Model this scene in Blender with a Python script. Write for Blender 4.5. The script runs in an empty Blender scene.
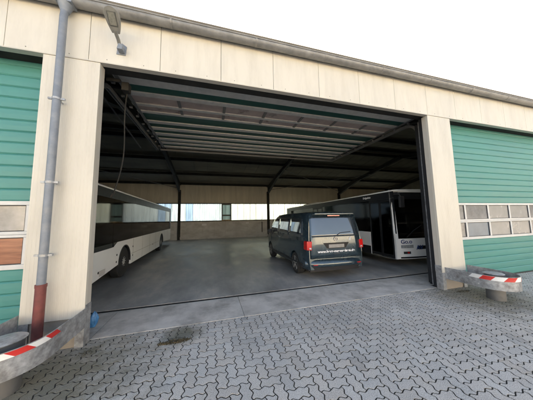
import bpy, bmesh, math, random
from mathutils import Vector, Matrix
rnd = random.Random(7)
S = bpy.context.scene
C = S.collection
PI = math.pi

# ------------------------------------------------------------------ helpers
class MB:
    def __init__(s): s.v=[]; s.f=[]; s.col=None
    def add(s, vs, fs):
        o=len(s.v); s.v+= [tuple(p) for p in vs]; s.f+= [tuple(i+o for i in f) for f in fs]; return s
    def box(s,x0,x1,y0,y1,z0,z1):
        return s.add([(x0,y0,z0),(x1,y0,z0),(x1,y1,z0),(x0,y1,z0),(x0,y0,z1),(x1,y0,z1),(x1,y1,z1),(x0,y1,z1)],
              [(0,3,2,1),(4,5,6,7),(0,1,5,4),(1,2,6,5),(2,3,7,6),(3,0,4,7)])
    def prism(s, poly, axis, a, b):
        n=len(poly)
        def P(p,c):
            return {'x':(c,p[0],p[1]),'y':(p[0],c,p[1]),'z':(p[0],p[1],c)}[axis]
        return s.add([P(p,a) for p in poly]+[P(p,b) for p in poly],
              [tuple(range(n))[::-1], tuple(range(n,2*n))]+[(i,(i+1)%n,n+(i+1)%n,n+i) for i in range(n)])
    def cyl(s,p0,p1,r,n=16,r1=None,caps=True):
        p0=Vector(p0);p1=Vector(p1);d=(p1-p0).normalized();r1=r if r1 is None else r1
        u=d.orthogonal().normalized();w=d.cross(u)
        vs=[p0+(u*math.cos(2*PI*i/n)+w*math.sin(2*PI*i/n))*r for i in range(n)]+[p1+(u*math.cos(2*PI*i/n)+w*math.sin(2*PI*i/n))*r1 for i in range(n)]
        fs=[(i,(i+1)%n,n+(i+1)%n,n+i) for i in range(n)]
        if caps: fs+=[tuple(range(n))[::-1],tuple(range(n,2*n))]
        return s.add(vs,fs)
    def tube(s,path,r,n=8):
        P=[Vector(p) for p in path]; rings=[]
        up=None
        for i,p in enumerate(P):
            d=(P[min(i+1,len(P)-1)]-P[max(i-1,0)]).normalized()
            if up is None: up=d.orthogonal().normalized()
            u=(up-d*up.dot(d)).normalized(); up=u; w=d.cross(u)
            rings.append([p+(u*math.cos(2*PI*k/n)+w*math.sin(2*PI*k/n))*r for k in range(n)])
        return s.loft(rings)
    def loft(s,rings,caps=True,closed=True):
        n=len(rings[0]);vs=[p for r in rings for p in r];fs=[]
        for j in range(len(rings)-1):
            for i in range(n if closed else n-1):
                a=j*n+i;b=j*n+(i+1)%n
                fs.append((a,b,b+n,a+n))
        if caps and closed:
            fs.append(tuple(range(n))[::-1]);fs.append(tuple(range((len(rings)-1)*n,len(rings)*n)))
        return s.add(vs,fs)
    def sheet(s,prof,axis,a,b,th=0.0):
        # open profile extruded along axis
        n=len(prof)
        def P(p,c): return {'x':(c,p[0],p[1]),'y':(p[0],c,p[1]),'z':(p[0],p[1],c)}[axis]
        return s.add([P(p,a) for p in prof]+[P(p,b) for p in prof],[(i,i+1,n+i+1,n+i) for i in range(n-1)])
    def build(s,name,mat,parent=None,bevel=0,smooth=False,off=(0,0,0),thick=0,seg=2,fixn=True):
        me=bpy.data.meshes.new(name)
        me.from_pydata([(p[0]-off[0],p[1]-off[1],p[2]-off[2]) for p in s.v],[],s.f)
        if fixn:
            bm=bmesh.new();bm.from_mesh(me);bmesh.ops.recalc_face_normals(bm,faces=bm.faces);bm.to_mesh(me);bm.free()
        me.materials.append(mat)
        o=bpy.data.objects.new(name,me);C.objects.link(o)
        if parent: o.parent=parent
        if thick:
            m=o.modifiers.new('t','SOLIDIFY');m.thickness=thick;m.offset=0
        if bevel:
            m=o.modifiers.new('b','BEVEL');m.width=bevel;m.segments=seg;m.limit_method='ANGLE';m.angle_limit=math.radians(35)
        if smooth:
            for p in me.polygons:p.use_smooth=True
            try:
                me.set_sharp_from_angle(angle=math.radians(38))
            except Exception: pass
        return o
def tag(o,label=None,cat=None,group=None,kind=None):
    if label:o['label']=label
    if cat:o['category']=cat
    if group:o['group']=group
    if kind:o['kind']=kind
    return o
def empty(name,loc,rz=0,**k):
    o=bpy.data.objects.new(name,None);C.objects.link(o);o.location=loc;o.rotation_euler=(0,0,rz);o.empty_display_size=.2
    return tag(o,**k)

# ------------------------------------------------------------------ materials
def mat(name,col,rough=.6,metal=0,var=.12,scale=6,bump=0,bscale=60,col2=None,spec=.5,coat=0,stretch=(1,1,1),dirt=None,dscale=1.2,dirt_amt=.5,attr=None):
    m=bpy.data.materials.new(name);m.use_nodes=True;nt=m.node_tree;N=nt.nodes;L=nt.links
    b=N['Principled BSDF'];b.inputs['Roughness'].default_value=rough;b.inputs['Metallic'].default_value=metal
    b.inputs['Specular IOR Level'].default_value=spec;b.inputs['Coat Weight'].default_value=coat
    tc=N.new('ShaderNodeTexCoord');mp=N.new('ShaderNodeMapping');mp.inputs['Scale'].default_value=stretch
    L.new(tc.outputs['Object'],mp.inputs['Vector'])
    no=N.new('ShaderNodeTexNoise');no.inputs['Scale'].default_value=scale;no.inputs['Detail'].default_value=6;no.inputs['Roughness'].default_value=.65
    L.new(mp.outputs[0],no.inputs['Vector'])
    r=N.new('ShaderNodeValToRGB');c=Vector(col)
    a=tuple(max(0,x*(1-var)) for x in col);d=tuple(min(1,x*(1+var)) for x in (col2 or col))
    r.color_ramp.elements[0].color=(*a,1);r.color_ramp.elements[0].position=.3
    r.color_ramp.elements[1].color=(*d,1);r.color_ramp.elements[1].position=.7
    L.new(no.outputs['Fac'],r.inputs['Fac']);out=r.outputs['Color']
    if attr:
        at=N.new('ShaderNodeAttribute');at.attribute_name=attr
        mx=N.new('ShaderNodeMix');mx.data_type='RGBA';mx.blend_type='MULTIPLY';mx.inputs[0].default_value=1
        L.new(out,mx.inputs[6]);L.new(at.outputs['Color'],mx.inputs[7]);out=mx.outputs[2]
    if dirt:
        n2=N.new('ShaderNodeTexNoise');n2.inputs['Scale'].default_value=dscale;n2.inputs['Detail'].default_value=8;n2.inputs['Roughness'].default_value=.7
        L.new(mp.outputs[0],n2.inputs['Vector'])
        r2=N.new('ShaderNodeValToRGB');r2.color_ramp.elements[0].position=.46;r2.color_ramp.elements[1].position=.68
        r2.color_ramp.elements[1].color=(dirt_amt,)*3+(1,)
        L.new(n2.outputs['Fac'],r2.inputs['Fac'])
        mx=N.new('ShaderNodeMix');mx.data_type='RGBA';L.new(r2.outputs['Color'],mx.inputs[0]);L.new(out,mx.inputs[6]);mx.inputs[7].default_value=(*dirt,1);out=mx.outputs[2]
    L.new(out,b.inputs['Base Color'])
    if rough>.15 and rough<.95:
        mr=N.new('ShaderNodeMapRange');mr.inputs['To Min'].default_value=max(0,rough-.12);mr.inputs['To Max'].default_value=min(1,rough+.12)
        L.new(no.outputs['Fac'],mr.inputs['Value']);L.new(mr.outputs[0],b.inputs['Roughness'])
    if bump:
        n3=N.new('ShaderNodeTexNoise');n3.inputs['Scale'].default_value=bscale;n3.inputs['Detail'].default_value=4
        L.new(tc.outputs['Object'],n3.inputs['Vector'])
        bp=N.new('ShaderNodeBump');bp.inputs['Strength'].default_value=bump;bp.inputs['Distance'].default_value=.01
        L.new(n3.outputs['Fac'],bp.inputs['Height']);L.new(bp.outputs[0],b.inputs['Normal'])
    return m

M={}
M['cream']=mat('cream_cladding',(.60,.572,.50),.5,var=.04,scale=1.3,stretch=(1,1,.18),dirt=(.41,.38,.325),dscale=3.5,dirt_amt=.38,bump=.05,bscale=25)
M['cream2']=mat('cream_reveal',(.52,.49,.43),.5,var=.06,scale=2)
M['seam']=mat('panel_joint',(.22,.19,.15),.8)
M['zinc']=mat('weathered_zinc',(.25,.25,.245),.5,.3,var=.25,scale=5,dirt=(.16,.16,.16),dscale=4,bump=.05)
M['zincblue']=mat('grey_blue_pipe',(.19,.215,.25),.5,.15,var=.15,scale=7,dirt=(.33,.34,.34),dscale=6,dirt_amt=.4)
M['red_iron']=mat('rust_red_paint',(.17,.045,.04),.55,var=.3,scale=9,dirt=(.09,.04,.035),dscale=8,bump=.15)
M['galv']=mat('galvanised_steel',(.36,.37,.38),.42,.3,var=.4,scale=16,dirt=(.15,.14,.125),dscale=5,dirt_amt=.75,bump=.15,bscale=30)
M['galv_dark']=mat('dull_steel',(.15,.15,.148),.55,.2,var=.25,scale=6,dirt=(.11,.09,.07),dscale=3)
M['green']=mat('green_door_skin',(.055,.235,.21),.45,var=.07,scale=2.5,stretch=(.3,1,1),dirt=(.09,.265,.235),dscale=1.5,dirt_amt=.3)
M['white_frame']=mat('white_door_frame',(.58,.58,.565),.45,var=.06)
M['alu']=mat('aluminium_rail',(.48,.47,.45),.5,.1,var=.15,scale=8)
M['pane']=mat('grey_reflection_pane',(.17,.175,.18),.12,var=.25,scale=2.2,col2=(.25,.25,.25),spec=.9,bump=.06,bscale=4)  # grey noise stands in for the yard mirrored in the door glass
M['pane_blue']=mat('blue_reflection_pane',(.11,.16,.21),.12,var=.2,scale=2.2,spec=.9,bump=.06,bscale=4)  # bluish variant, reflection put into the base colour
M['pane_pale']=mat('pale_reflection_pane',(.27,.27,.265),.25,var=.12,scale=2.5,spec=.8,bump=.03,bscale=5)  # pale variant of the same painted-in reflection
M['pane_brown']=mat('brown_reflection_pane',(.20,.06,.03),.3,var=.4,scale=3,stretch=(.4,1,4),col2=(.30,.12,.065),spec=.6)  # orange-brown reflection painted as the colour of the pane
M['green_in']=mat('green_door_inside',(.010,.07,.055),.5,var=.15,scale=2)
M['pane_open']=mat('dusty_reflecting_acrylic',(.36,.29,.27),.3,var=.25,scale=3,spec=.8)  # pinkish tone paints warm reflected light onto the dirty acrylic
M['seal']=mat('black_rubber',(.018,.018,.02),.6,var=.2)
M['dark_steel']=mat('dark_steel_frame',(.035,.033,.03),.8,0,spec=.2,var=.3,scale=4)
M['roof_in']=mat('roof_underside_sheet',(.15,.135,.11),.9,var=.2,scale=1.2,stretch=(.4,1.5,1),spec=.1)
M['wall_up']=mat('beige_inner_wall',(.60,.56,.46),.7,var=.12,scale=1.5,stretch=(2,1,.3))
M['wall_lo']=mat('grey_lower_wall',(.58,.58,.57),.75,var=.15,scale=1.2,dirt=(.36,.35,.33),dscale=1.3,dirt_amt=.6,stretch=(1,1,2))
M['concrete']=mat('smooth_concrete',(.54,.515,.475),.85,var=.2,scale=2,spec=.2,dirt=(.22,.205,.18),dscale=1.8,dirt_amt=.7,bump=.15,bscale=40)
M['plinth']=mat('concrete_plinth',(.33,.29,.24),.85,var=.2,scale=4,dirt=(.18,.14,.1),dscale=4,bump=.3)
M['soil']=mat('joint_sand',(.022,.02,.017),.95,var=.4,scale=8)
M['busw']=mat('white_bus_paint',(.87,.87,.86),.35,var=.02,scale=2,coat=.3)
M['busk']=mat('black_bus_paint',(.012,.013,.015),.45,var=.2,spec=.25)
M['chrome']=mat('bright_metal',(.6,.6,.6),.2,.9,var=.1)
M['tyre']=mat('tyre_rubber',(.02,.02,.02),.85,var=.3,scale=12,bump=.2)
M['rim']=mat('grey_wheel_rim',(.52,.52,.51),.4,.4,var=.25,scale=8,dirt=(.08,.06,.05),dscale=7)
M['yellow']=mat('yellow_green_pole',(.45,.5,.06),.4)
M['seat']=mat('bus_seat_fabric',(.05,.07,.12),.9,var=.4,scale=20)
M['bus_in']=mat('bus_interior_panel',(.08,.08,.08),.6)
M['van']=mat('dark_teal_paint',(.027,.050,.066),.26,.35,var=.1,coat=.9,scale=2)
M['vanglass']=mat('tinted_window',(.03,.04,.05),.04,var=.1,spec=1,coat=1)
M['white']=mat('white_lettering',(.75,.76,.78),.5)
M['navy']=mat('navy_lettering',(.02,.05,.18),.5)
M['redlamp']=mat('red_lamp_glass',(.55,.012,.012),.15,var=.15,spec=.8,coat=.6)
M['clearlamp']=mat('clear_lamp_glass',(.5,.52,.55),.12,var=.3,scale=20,metal=.4)
M['black']=mat('black_plastic',(.02,.02,.022),.5)
M['tape_r']=mat('red_reflective_tape',(.60,.03,.025),.4,var=.08)
M['tape_w']=mat('white_reflective_tape',(.8,.8,.78),.4,var=.04)
M['bluebag']=mat('blue_plastic',(.05,.2,.42),.4,var=.3,scale=15)
M['lampgrey']=mat('grey_cast_aluminium',(.2,.2,.185),.55,.2,var=.12)
M['lens']=mat('lamp_lens',(.2,.2,.17),.15,var=.2,scale=30)
M['ledgrid']=mat('lamp_module',(.10,.10,.09),.4)
M['wood']=mat('brown_wood',(.2,.12,.06),.7,var=.3)
M['moss']=mat('moss_and_leaves',(.05,.05,.025),.95,var=.4,scale=30,col2=(.11,.085,.05))

def glass_mat(name,tint,gl=.9,rough=.03):
    m=bpy.data.materials.new(name);m.use_nodes=True;nt=m.node_tree;N=nt.nodes;L=nt.links
    N.remove(N['Principled BSDF']);o=N['Material Output']
    t=N.new('ShaderNodeBsdfTransparent');t.inputs[0].default_value=(*tint,1)
    g=N.new('ShaderNodeBsdfGlossy');g.inputs['Roughness'].default_value=rough;g.inputs[0].default_value=(gl,gl,gl,1)
    fr=N.new('ShaderNodeFresnel');fr.inputs['IOR'].default_value=1.5
    mx=N.new('ShaderNodeMixShader');L.new(fr.outputs[0],mx.inputs[0]);L.new(t.outputs[0],mx.inputs[1]);L.new(g.outputs[0],mx.inputs[2])
    L.new(mx.outputs[0],o.inputs['Surface']);return m
M['busglass']=glass_mat('tinted_bus_glass',(.22,.27,.31),.75,.05)
M['busglass_dark']=glass_mat('dark_bus_glass',(.16,.18,.19),.45,.08)
M['busscreen']=glass_mat('windscreen_glass',(.3,.32,.33),1.0,.02)
M['clear']=glass_mat('clear_glass',(.85,.9,.9))
def translucent(name,tint,clear=.22):
    m=bpy.data.materials.new(name);m.use_nodes=True;nt=m.node_tree;N=nt.nodes;L=nt.links
    N.remove(N['Principled BSDF']);o=N['Material Output']
    tc=N.new('ShaderNodeTexCoord');no=N.new('ShaderNodeTexNoise');no.inputs['Scale'].default_value=1.5;no.inputs['Detail'].default_value=5
    mp=N.new('ShaderNodeMapping');mp.inputs['Scale'].default_value=(2.5,1,.5)
    L.new(tc.outputs['Object'],mp.inputs[0]);L.new(mp.outputs[0],no.inputs['Vector'])
    r=N.new('ShaderNodeValToRGB');r.color_ramp.elements[0].color=(*[c*.65 for c in tint],1);r.color_ramp.elements[1].color=(*tint,1)
    r.color_ramp.elements[0].position=.35;r.color_ramp.elements[1].position=.65
    L.new(no.outputs['Fac'],r.inputs[0])
    t=N.new('ShaderNodeBsdfTranslucent');L.new(r.outputs[0],t.inputs[0])
    d=N.new('ShaderNodeBsdfDiffuse');d.inputs[0].default_value=(*[c*.7 for c in tint],1)
    tr=N.new('ShaderNodeBsdfTransparent');tr.inputs[0].default_value=(*tint,1)
    a=N.new('ShaderNodeMixShader');a.inputs[0].default_value=.3;L.new(t.outputs[0],a.inputs[1]);L.new(d.outputs[0],a.inputs[2])
    b=N.new('ShaderNodeMixShader');b.inputs[0].default_value=clear;L.new(a.outputs[0],b.inputs[1]);L.new(tr.outputs[0],b.inputs[2])
    L.new(b.outputs[0],o.inputs['Surface']);return m
M['grp_w']=translucent('milky_glazing_sheet',(.17,.222,.235),.05)
M['grp_b']=translucent('blue_sky_glazing',(.085,.145,.235),.05)  # blue tint stands in for clear sky behind the left panes
M['grp_m']=translucent('pale_sky_glazing',(.135,.19,.24),.05)  # in-between tint, sky colour fading towards the sun side

# hall floor: stained concrete, worn pale and dark tracks
def floor_mat():
    m=bpy.data.materials.new('stained_hall_floor');m.use_nodes=True;nt=m.node_tree;N=nt.nodes;L=nt.links
    b=N['Principled BSDF'];tc=N.new('ShaderNodeTexCoord')
    mp=N.new('ShaderNodeMapping');mp.inputs['Scale'].default_value=(1,.45,1);L.new(tc.outputs['Object'],mp.inputs[0])
    a=N.new('ShaderNodeTexNoise');a.inputs['Scale'].default_value=.8;a.inputs['Detail'].default_value=9;a.inputs['Roughness'].default_value=.68
    L.new(mp.outputs[0],a.inputs['Vector'])
    r=N.new('ShaderNodeValToRGB');e=r.color_ramp.elements
    e[0].position=.36;e[0].color=(.18,.18,.18,1);e[1].position=.64;e[1].color=(.56,.53,.47,1)
    k=e.new(.5);k.color=(.33,.33,.32,1)
    L.new(a.outputs['Fac'],r.inputs[0])
    s=N.new('ShaderNodeTexNoise');s.inputs['Scale'].default_value=35;s.inputs['Detail'].default_value=5;L.new(tc.outputs['Object'],s.inputs['Vector'])
    mr=N.new('ShaderNodeMapRange');mr.inputs['To Min'].default_value=.75;mr.inputs['To Max'].default_value=1.2;L.new(s.outputs['Fac'],mr.inputs['Value'])
    mx=N.new('ShaderNodeVectorMath');mx.operation='SCALE';L.new(r.outputs[0],mx.inputs[0]);L.new(mr.outputs[0],mx.inputs['Scale'])
    L.new(mx.outputs[0],b.inputs['Base Color'])
    rr=N.new('ShaderNodeMapRange');rr.inputs['From Min'].default_value=.3;rr.inputs['From Max'].default_value=.7;rr.inputs['To Min'].default_value=.28;rr.inputs['To Max'].default_value=.62
    L.new(a.outputs['Fac'],rr.inputs['Value']);L.new(rr.outputs[0],b.inputs['Roughness'])
    bp=N.new('ShaderNodeBump');bp.inputs['Strength'].default_value=.25;bp.inputs['Distance'].default_value=.004;L.new(s.outputs['Fac'],bp.inputs['Height']);L.new(bp.outputs[0],b.inputs['Normal'])
    return m
M['floor']=floor_mat()

# concrete pavers with per-stone tone; moss and grime gather by the pillars
def paver_mat():
    m=bpy.data.materials.new('grey_concrete_pavers');m.use_nodes=True;nt=m.node_tree;N=nt.nodes;L=nt.links
    b=N['Principled BSDF'];b.inputs['Roughness'].default_value=.92;b.inputs['Specular IOR Level'].default_value=.2
    tc=N.new('ShaderNodeTexCoord')
    g=N.new('ShaderNodeTexNoise');g.inputs['Scale'].default_value=130;g.inputs['Detail'].default_value=3;L.new(tc.outputs['Object'],g.inputs['Vector'])
    r=N.new('ShaderNodeValToRGB');e=r.color_ramp.elements;e[0].position=.33;e[0].color=(.33,.315,.29,1);e[1].position=.68;e[1].color=(.69,.66,.615,1)
    L.new(g.outputs['Fac'],r.inputs[0])
    at=N.new('ShaderNodeAttribute');at.attribute_name='tone'
    mx=N.new('ShaderNodeMix');mx.data_type='RGBA';mx.blend_type='MULTIPLY';mx.inputs[0].default_value=1;L.new(r.outputs[0],mx.inputs[6]);L.new(at.outputs['Color'],mx.inputs[7])
    # broad wear
    w=N.new('ShaderNodeTexNoise');w.inputs['Scale'].default_value=1.1;w.inputs['Detail'].default_value=7;w.inputs['Roughness'].default_value=.7;L.new(tc.outputs['Object'],w.inputs['Vector'])
    wr=N.new('ShaderNodeMapRange');wr.inputs['From Min'].default_value=.3;wr.inputs['From Max'].default_value=.7;wr.inputs['To Min'].default_value=.86;wr.inputs['To Max'].default_value=1.08;L.new(w.outputs['Fac'],wr.inputs['Value'])
    sc=N.new('ShaderNodeVectorMath');sc.operation='SCALE';L.new(mx.outputs[2],sc.inputs[0]);L.new(wr.outputs[0],sc.inputs['Scale'])
    last=sc.outputs[0]
    # algae stains with their own outline, around the two guard posts
    for (cx,cy,R) in ((-1.9,2.9,1.35),(5.7,3.2,1.25),(-.42,3.52,.33)):
        d=N.new('ShaderNodeVectorMath');d.operation='DISTANCE';L.new(tc.outputs['Object'],d.inputs[0]);d.inputs[1].default_value=(cx,cy,0)
        n=N.new('ShaderNodeTexNoise');n.inputs['Scale'].default_value=5;n.inputs['Detail'].default_value=8;n.inputs['Roughness'].default_value=.75;L.new(tc.outputs['Object'],n.inputs['Vector'])
        ma=N.new('ShaderNodeMath');ma.operation='MULTIPLY_ADD';L.new(n.outputs['Fac'],ma.inputs[0]);ma.inputs[1].default_value=R*1.6;L.new(d.outputs['Value'],ma.inputs[2])
        rg=N.new('ShaderNodeMapRange');rg.inputs['From Min'].default_value=R*1.15;rg.inputs['From Max'].default_value=R*1.95;rg.inputs['To Min'].default_value=.75;rg.inputs['To Max'].default_value=0;L.new(ma.outputs[0],rg.inputs['Value'])
        m2=N.new('ShaderNodeMix');m2.data_type='RGBA';L.new(rg.outputs[0],m2.inputs[0]);L.new(last,m2.inputs[6]);m2.inputs[7].default_value=(.105,.095,.05,1);last=m2.outputs[2]
    L.new(last,b.inputs['Base Color'])
    bp=N.new('ShaderNodeBump');bp.inputs['Strength'].default_value=.5;bp.inputs['Distance'].default_value=.003;L.new(g.outputs['Fac'],bp.inputs['Height']);L.new(bp.outputs[0],b.inputs['Normal'])
    return m
M['paver']=paver_mat()
M['yard']=mat('far_yard_paving',(.36,.33,.28),.85,var=.25,scale=3,bump=.4,bscale=12)

# ------------------------------------------------------------------ ground
tag(MB().box(-150,150,-150,150,-.5,-.03).build('ground',M['yard']),kind='structure')
tag(MB().box(-6,16,-1.6,3.775,-.028,-.0034).build('paving_bed',M['soil']),kind='structure')
tag(MB().box(-10.2,-1.84,3.776,3.95,-.028,-.0036).build('paving_bed',M['soil']),kind='structure')
tag(MB().box(5.35,21.5,3.776,3.95,-.028,-.0036).build('paving_bed',M['soil']),kind='structure')
def paving():
    a=.1125;x0,y0=-6.0,3.775-48*a
    amp=.115*a
    f=[(0,0),(.20,.88),(.27,1),(.34,.88),(.50,0),(.66,-.88),(.73,-1),(.80,-.88)]
    def hedge(i,j):return [(x0+(i+t)*a,y0+j*a+amp*s) for t,s in f]
    def vedge(i,j):return [(x0+i*a-amp*s,y0+(j+t)*a) for t,s in f]
    def ring(i,j,w,h):
        P=[]
        for k in range(w):P+=hedge(i+k,j)
        for k in range(h):P+=vedge(i+w,j+k)
        for k in range(w):
            q=hedge(i+w-1-k,j+h);P+=[(x0+(i+w-k)*a,y0+(j+h)*a)]+q[:0:-1]
        for k in range(h):
            q=vedge(i,j+h-1-k);P+=[(x0+i*a,y0+(j+h-k)*a)]+q[:0:-1]
        return P
    V=[];F=[];tone=[]
    W=int(22/a);H=50;seam=48-18
    def legal(i,j):
        if j>=48:
            x=x0+i*a
            return x<-12 or x>5.4
        return True
    def stone(i,j,w,h):
        cells=[(i+p,j+q) for p in range(w) for q in range(h)]
        cells=[c for c in cells if 0<=c[0]<W and 0<=c[1]<H and legal(*c)]
        if not cells:return
        i=min(c[0] for c in cells);j=min(c[1] for c in cells)
        w=max(c[0] for c in cells)-i+1;h=max(c[1] for c in cells)-j+1
        P=ring(i,j,w,h)
        topclamp = (j+h==48) and not legal(i,48)
        if topclamp: P=[(x,min(y,3.772)) for x,y in P]
        cx=sum(p[0] for p in P)/len(P);cy=sum(p[1] for p in P)/len(P)
        n=len(P);dz=rnd.uniform(-.0012,.0012);tx=rnd.uniform(-.008,.008);ty=rnd.uniform(-.008,.008)
        def off(d):
            out=[]
            for k in range(n):
                p0=Vector(P[k-1]);p1=Vector(P[k]);p2=Vector(P[(k+1)%n])
                e1=(p1-p0);e2=(p2-p1)
                if e1.length<1e-6:e1=e2
                if e2.length<1e-6:e2=e1
                n1=Vector((-e1.y,e1.x)).normalized();n2=Vector((-e2.y,e2.x)).normalized()
                m=(n1+n2)
                m=m.normalized() if m.length>1e-4 else n1
                s=d/max(.55,m.dot(n1))
                out.append((p1.x+m.x*s,p1.y+m.y*s))
            return out
        b=len(V);t=rnd.gauss(1,.055);hue=rnd.uniform(-.02,.02)
        if rnd.random()<.03:t*=.82
        for d,z in ((.0058,-.012),(.0060,-.0007),(.0064,0)):
            for (x,y) in off(d):
                V.append((x,y,z+(dz+(x-cx)*tx+(y-cy)*ty if z>-.015 else 0)));tone.append((t+hue,t,t-hue,1))
        for r_ in range(2):
            for k in range(n):
                F.append((b+r_*n+k,b+r_*n+(k+1)%n,b+(r_+1)*n+(k+1)%n,b+(r_+1)*n+k))
        F.append(tuple(b+2*n+k for k in range(n)))
    # herringbone: cell class (i-j) mod 4 ; horizontal covers 0,1 ; vertical covers 2 (low) and 3... 
    for j in range(-1,H+1):
        for i in range(-2,W+1):
            k=(i-j)%4
            if k==0: stone(i,j,2,1)
            elif k==3:
                # vertical: cells (i,j),(i,j+1): (i-(j+1))%4==2
                if j+1==seam and 78<=i: stone(i,j,1,1);stone(i,j+1,1,1)
                else: stone(i,j,1,2)
    me=bpy.data.meshes.new('paving');me.from_pydata(V,[],F)
    ca=me.color_attributes.new('tone','FLOAT_COLOR','POINT')
    flat=[c for t in tone for c in t];ca.data.foreach_set('color',flat)
    me.materials.append(M['paver']);o=bpy.data.objects.new('paving',me);C.objects.link(o)
    tag(o,kind='structure')
paving()
# concrete threshold strip, sliding rail, hall floor
mb=MB()
for x0_,x1_ in ((-1.74,.6),(.606,2.95),(2.956,5.36)): mb.box(x0_,x1_,3.778,4.755,-.3,.004)
tag(mb.build('threshold_concrete',M['concrete'],bevel=.006),kind='structure')
tag(MB().box(-10,21,4.762,4.80,-.3,-.01).box(-10,21,4.84,4.87,-.3,-.012).box(-10,21,4.80,4.84,-.3,-.025).build('drain_channel',M['dark_steel']),kind='structure')
tag(MB().box(-10,21,4.875,19.9,-.3,0).build('hall_floor',M['floor']),kind='structure')
tag(MB().box(-10,-1.745,3.785,4.758,-.3,.002).build('threshold_concrete',M['concrete']),kind='structure')
tag(MB().box(5.365,21,3.99,4.758,-.3,.002).build('threshold_concrete',M['concrete']),kind='structure')

ob=empty('bounce_building',(4,-24,0),label='added pale building, unseen behind the viewpoint, for bounced light and reflections',cat='building')  # added building behind the camera, bounces light and fills the glass reflections
MB().box(-44,46,-10,0,0,7.5).build('wall',M['cream'],ob)
MB().box(-44.3,46.3,-10.3,.3,7.5,7.8).build('roof',M['galv_dark'],ob)
for k in range(9):
    MB().box(-40+k*9.5,-36+k*9.5,.001,.06,0,4).build('door',M['zinc'],ob)
    MB().box(-35+k*9.5,-32+k*9.5,.001,.04,4.6,5.8).build('window',M['vanglass'],ob)

# ------------------------------------------------------------------ depot building
B=empty('bus_depot',(1.8,3.6,0),label='long cream clad bus garage with green sectional doors and one open bay',cat='building')
OB=B.location[:]
def bp(mb,name,m,parent=B,**k): return mb.build(name,m,parent,off=OB,**k)
FY=3.6;ZF=4.31;ZG=5.16
# fascia panels, 1.03 m wide with open joints
mb=MB();x=-.87-1.032*9
i=0
while x<21.4:
    mb.box(x+.003,x+1.029,FY,FY+.06,ZF+.02,ZG); x+=1.032
fas=bp(mb,'fascia_cladding',M['cream'],bevel=.004)
bp(MB().box(-10.2,21.4,FY+.063,FY+.30,ZF+.03,ZG),'fascia_core',M['dark_steel'],fas)
bp(MB().box(-10.2,21.4,FY-.012,FY+.085,ZF,ZF+.018),'drip_flashing',M['cream2'],fas)
x=-.87-1.032*5
while x<14.5:
    for fx in (.25,.78): bp(MB().cyl((x+fx,FY+.001,ZF+.07),(x+fx,FY-.004,ZF+.07),.007,8),'screw',M['galv_dark'],fas)
    x+=1.032
# pillars
PIL=[(-10.2,-9.45),(-2.47,-1.74),(5.3,6.09),(13.1,13.88),(20.7,21.4)]
for (a,b_) in PIL:
    mb=MB()
    # front skin with shallow vertical micro ribs
    n=int((b_-a)/.045);prof=[]
    for k in range(n+1):
        xx=a+(b_-a)*k/n
        prof.append((xx,FY)) 
        if k<n:
            prof+= [(xx+.019,FY),(xx+.0225,FY+.0016),(xx+.026,FY)]
    mb.prism(prof+[(b_,FY+.05),(a,FY+.05)],'z',.40,ZF-.002)
    p=bp(mb,'pillar',M['cream'])
    c=MB();c.box(a+.001,a+.055,FY+.052,FY+.15,.402,ZF-.003);c.box(b_-.055,b_-.001,FY+.052,FY+.15,.402,ZF-.003)
    bp(c,'pillar_side',M['cream2'],p)
    c=MB();c.box(a+.015,b_-.015,FY+.03,FY+.149,-.3,.399)
    bp(c,'pillar_plinth',M['plinth'],p,bevel=.01)
    for q0,q1,e0,e1 in ((a-.004,a+.016,a-.004,a+.10),(b_-.014,b_+.006,b_-.10,b_+.006)):
        L_=[(e0,FY+.003),(e1,FY+.003),(e1,FY+.012),(q1,FY+.012),(q1,FY+.152),(q0,FY+.152)] if q0<e0+.001 and e0<q0+.001 else [(e1,FY+.003),(e1,FY+.152),(q0,FY+.152),(q0,FY+.012),(e0,FY+.012),(e0,FY+.003)]
        bp(MB().prism(L_,'z',-.02,.398),'corner_plate',M['galv'],p)
        bp(MB().box(q0,q1,FY+.016,FY+.156,.3985,.56),'corner_plate',M['galv'],p)
    c=MB();c.box(a+.06,b_-.06,FY+.06,FY+.15,.402,ZF)
    bp(c,'pillar_core',M['dark_steel'],p)
# gutter: half-round with bead, joints and brackets
prof=[]
R_=.085;gy=FY-.11;gz=ZG+.02
for k in range(13):
    t=PI+PI*k/12;prof.append((gy+R_*math.cos(t),gz+R_*math.sin(t)))
g=MB().sheet(prof,'x',-10.5,21.8)
gut=bp(g,'gutter',M['zinc'],thick=.004,smooth=True)
c=MB()
c.cyl((-10.5,gy-R_-.004,gz+.004),(21.8,gy-R_-.004,gz+.004),.011,8)
bp(c,'gutter_bead',M['zinc'],gut,smooth=True)
x=-9.7
while x<21.5:
    c=MB();pr=[(gy+(R_+.006)*math.cos(PI+PI*k/12),gz+(R_+.006)*math.sin(PI+PI*k/12)) for k in range(13)]
    c.sheet(pr,'x',x,x+.03);x+=1.5
    bp(c,'gutter_bracket',M['zinc'],gut,thick=.004)
# eaves board and roof
bp(MB().box(-10.4,21.7,FY-.005,FY+.02,ZG+.002,ZG+.1),'eaves_trim',M['galv_dark'])
RY=11.75;SL=.176
def zr(y):return 5.22+SL*(min(y-3.4,20.1-y))
rp=[(FY-.14,ZG+.10),(FY-.14,ZG+.14),(RY,zr(RY)+.10),(20.2,zr(20.1)+.1),(20.2,zr(20.1)),(RY,zr(RY)),(FY,zr(FY)-.02)]
bp(MB().prism(rp,'x',-10.5,21.8),'roof',M['roof_in'])
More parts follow.
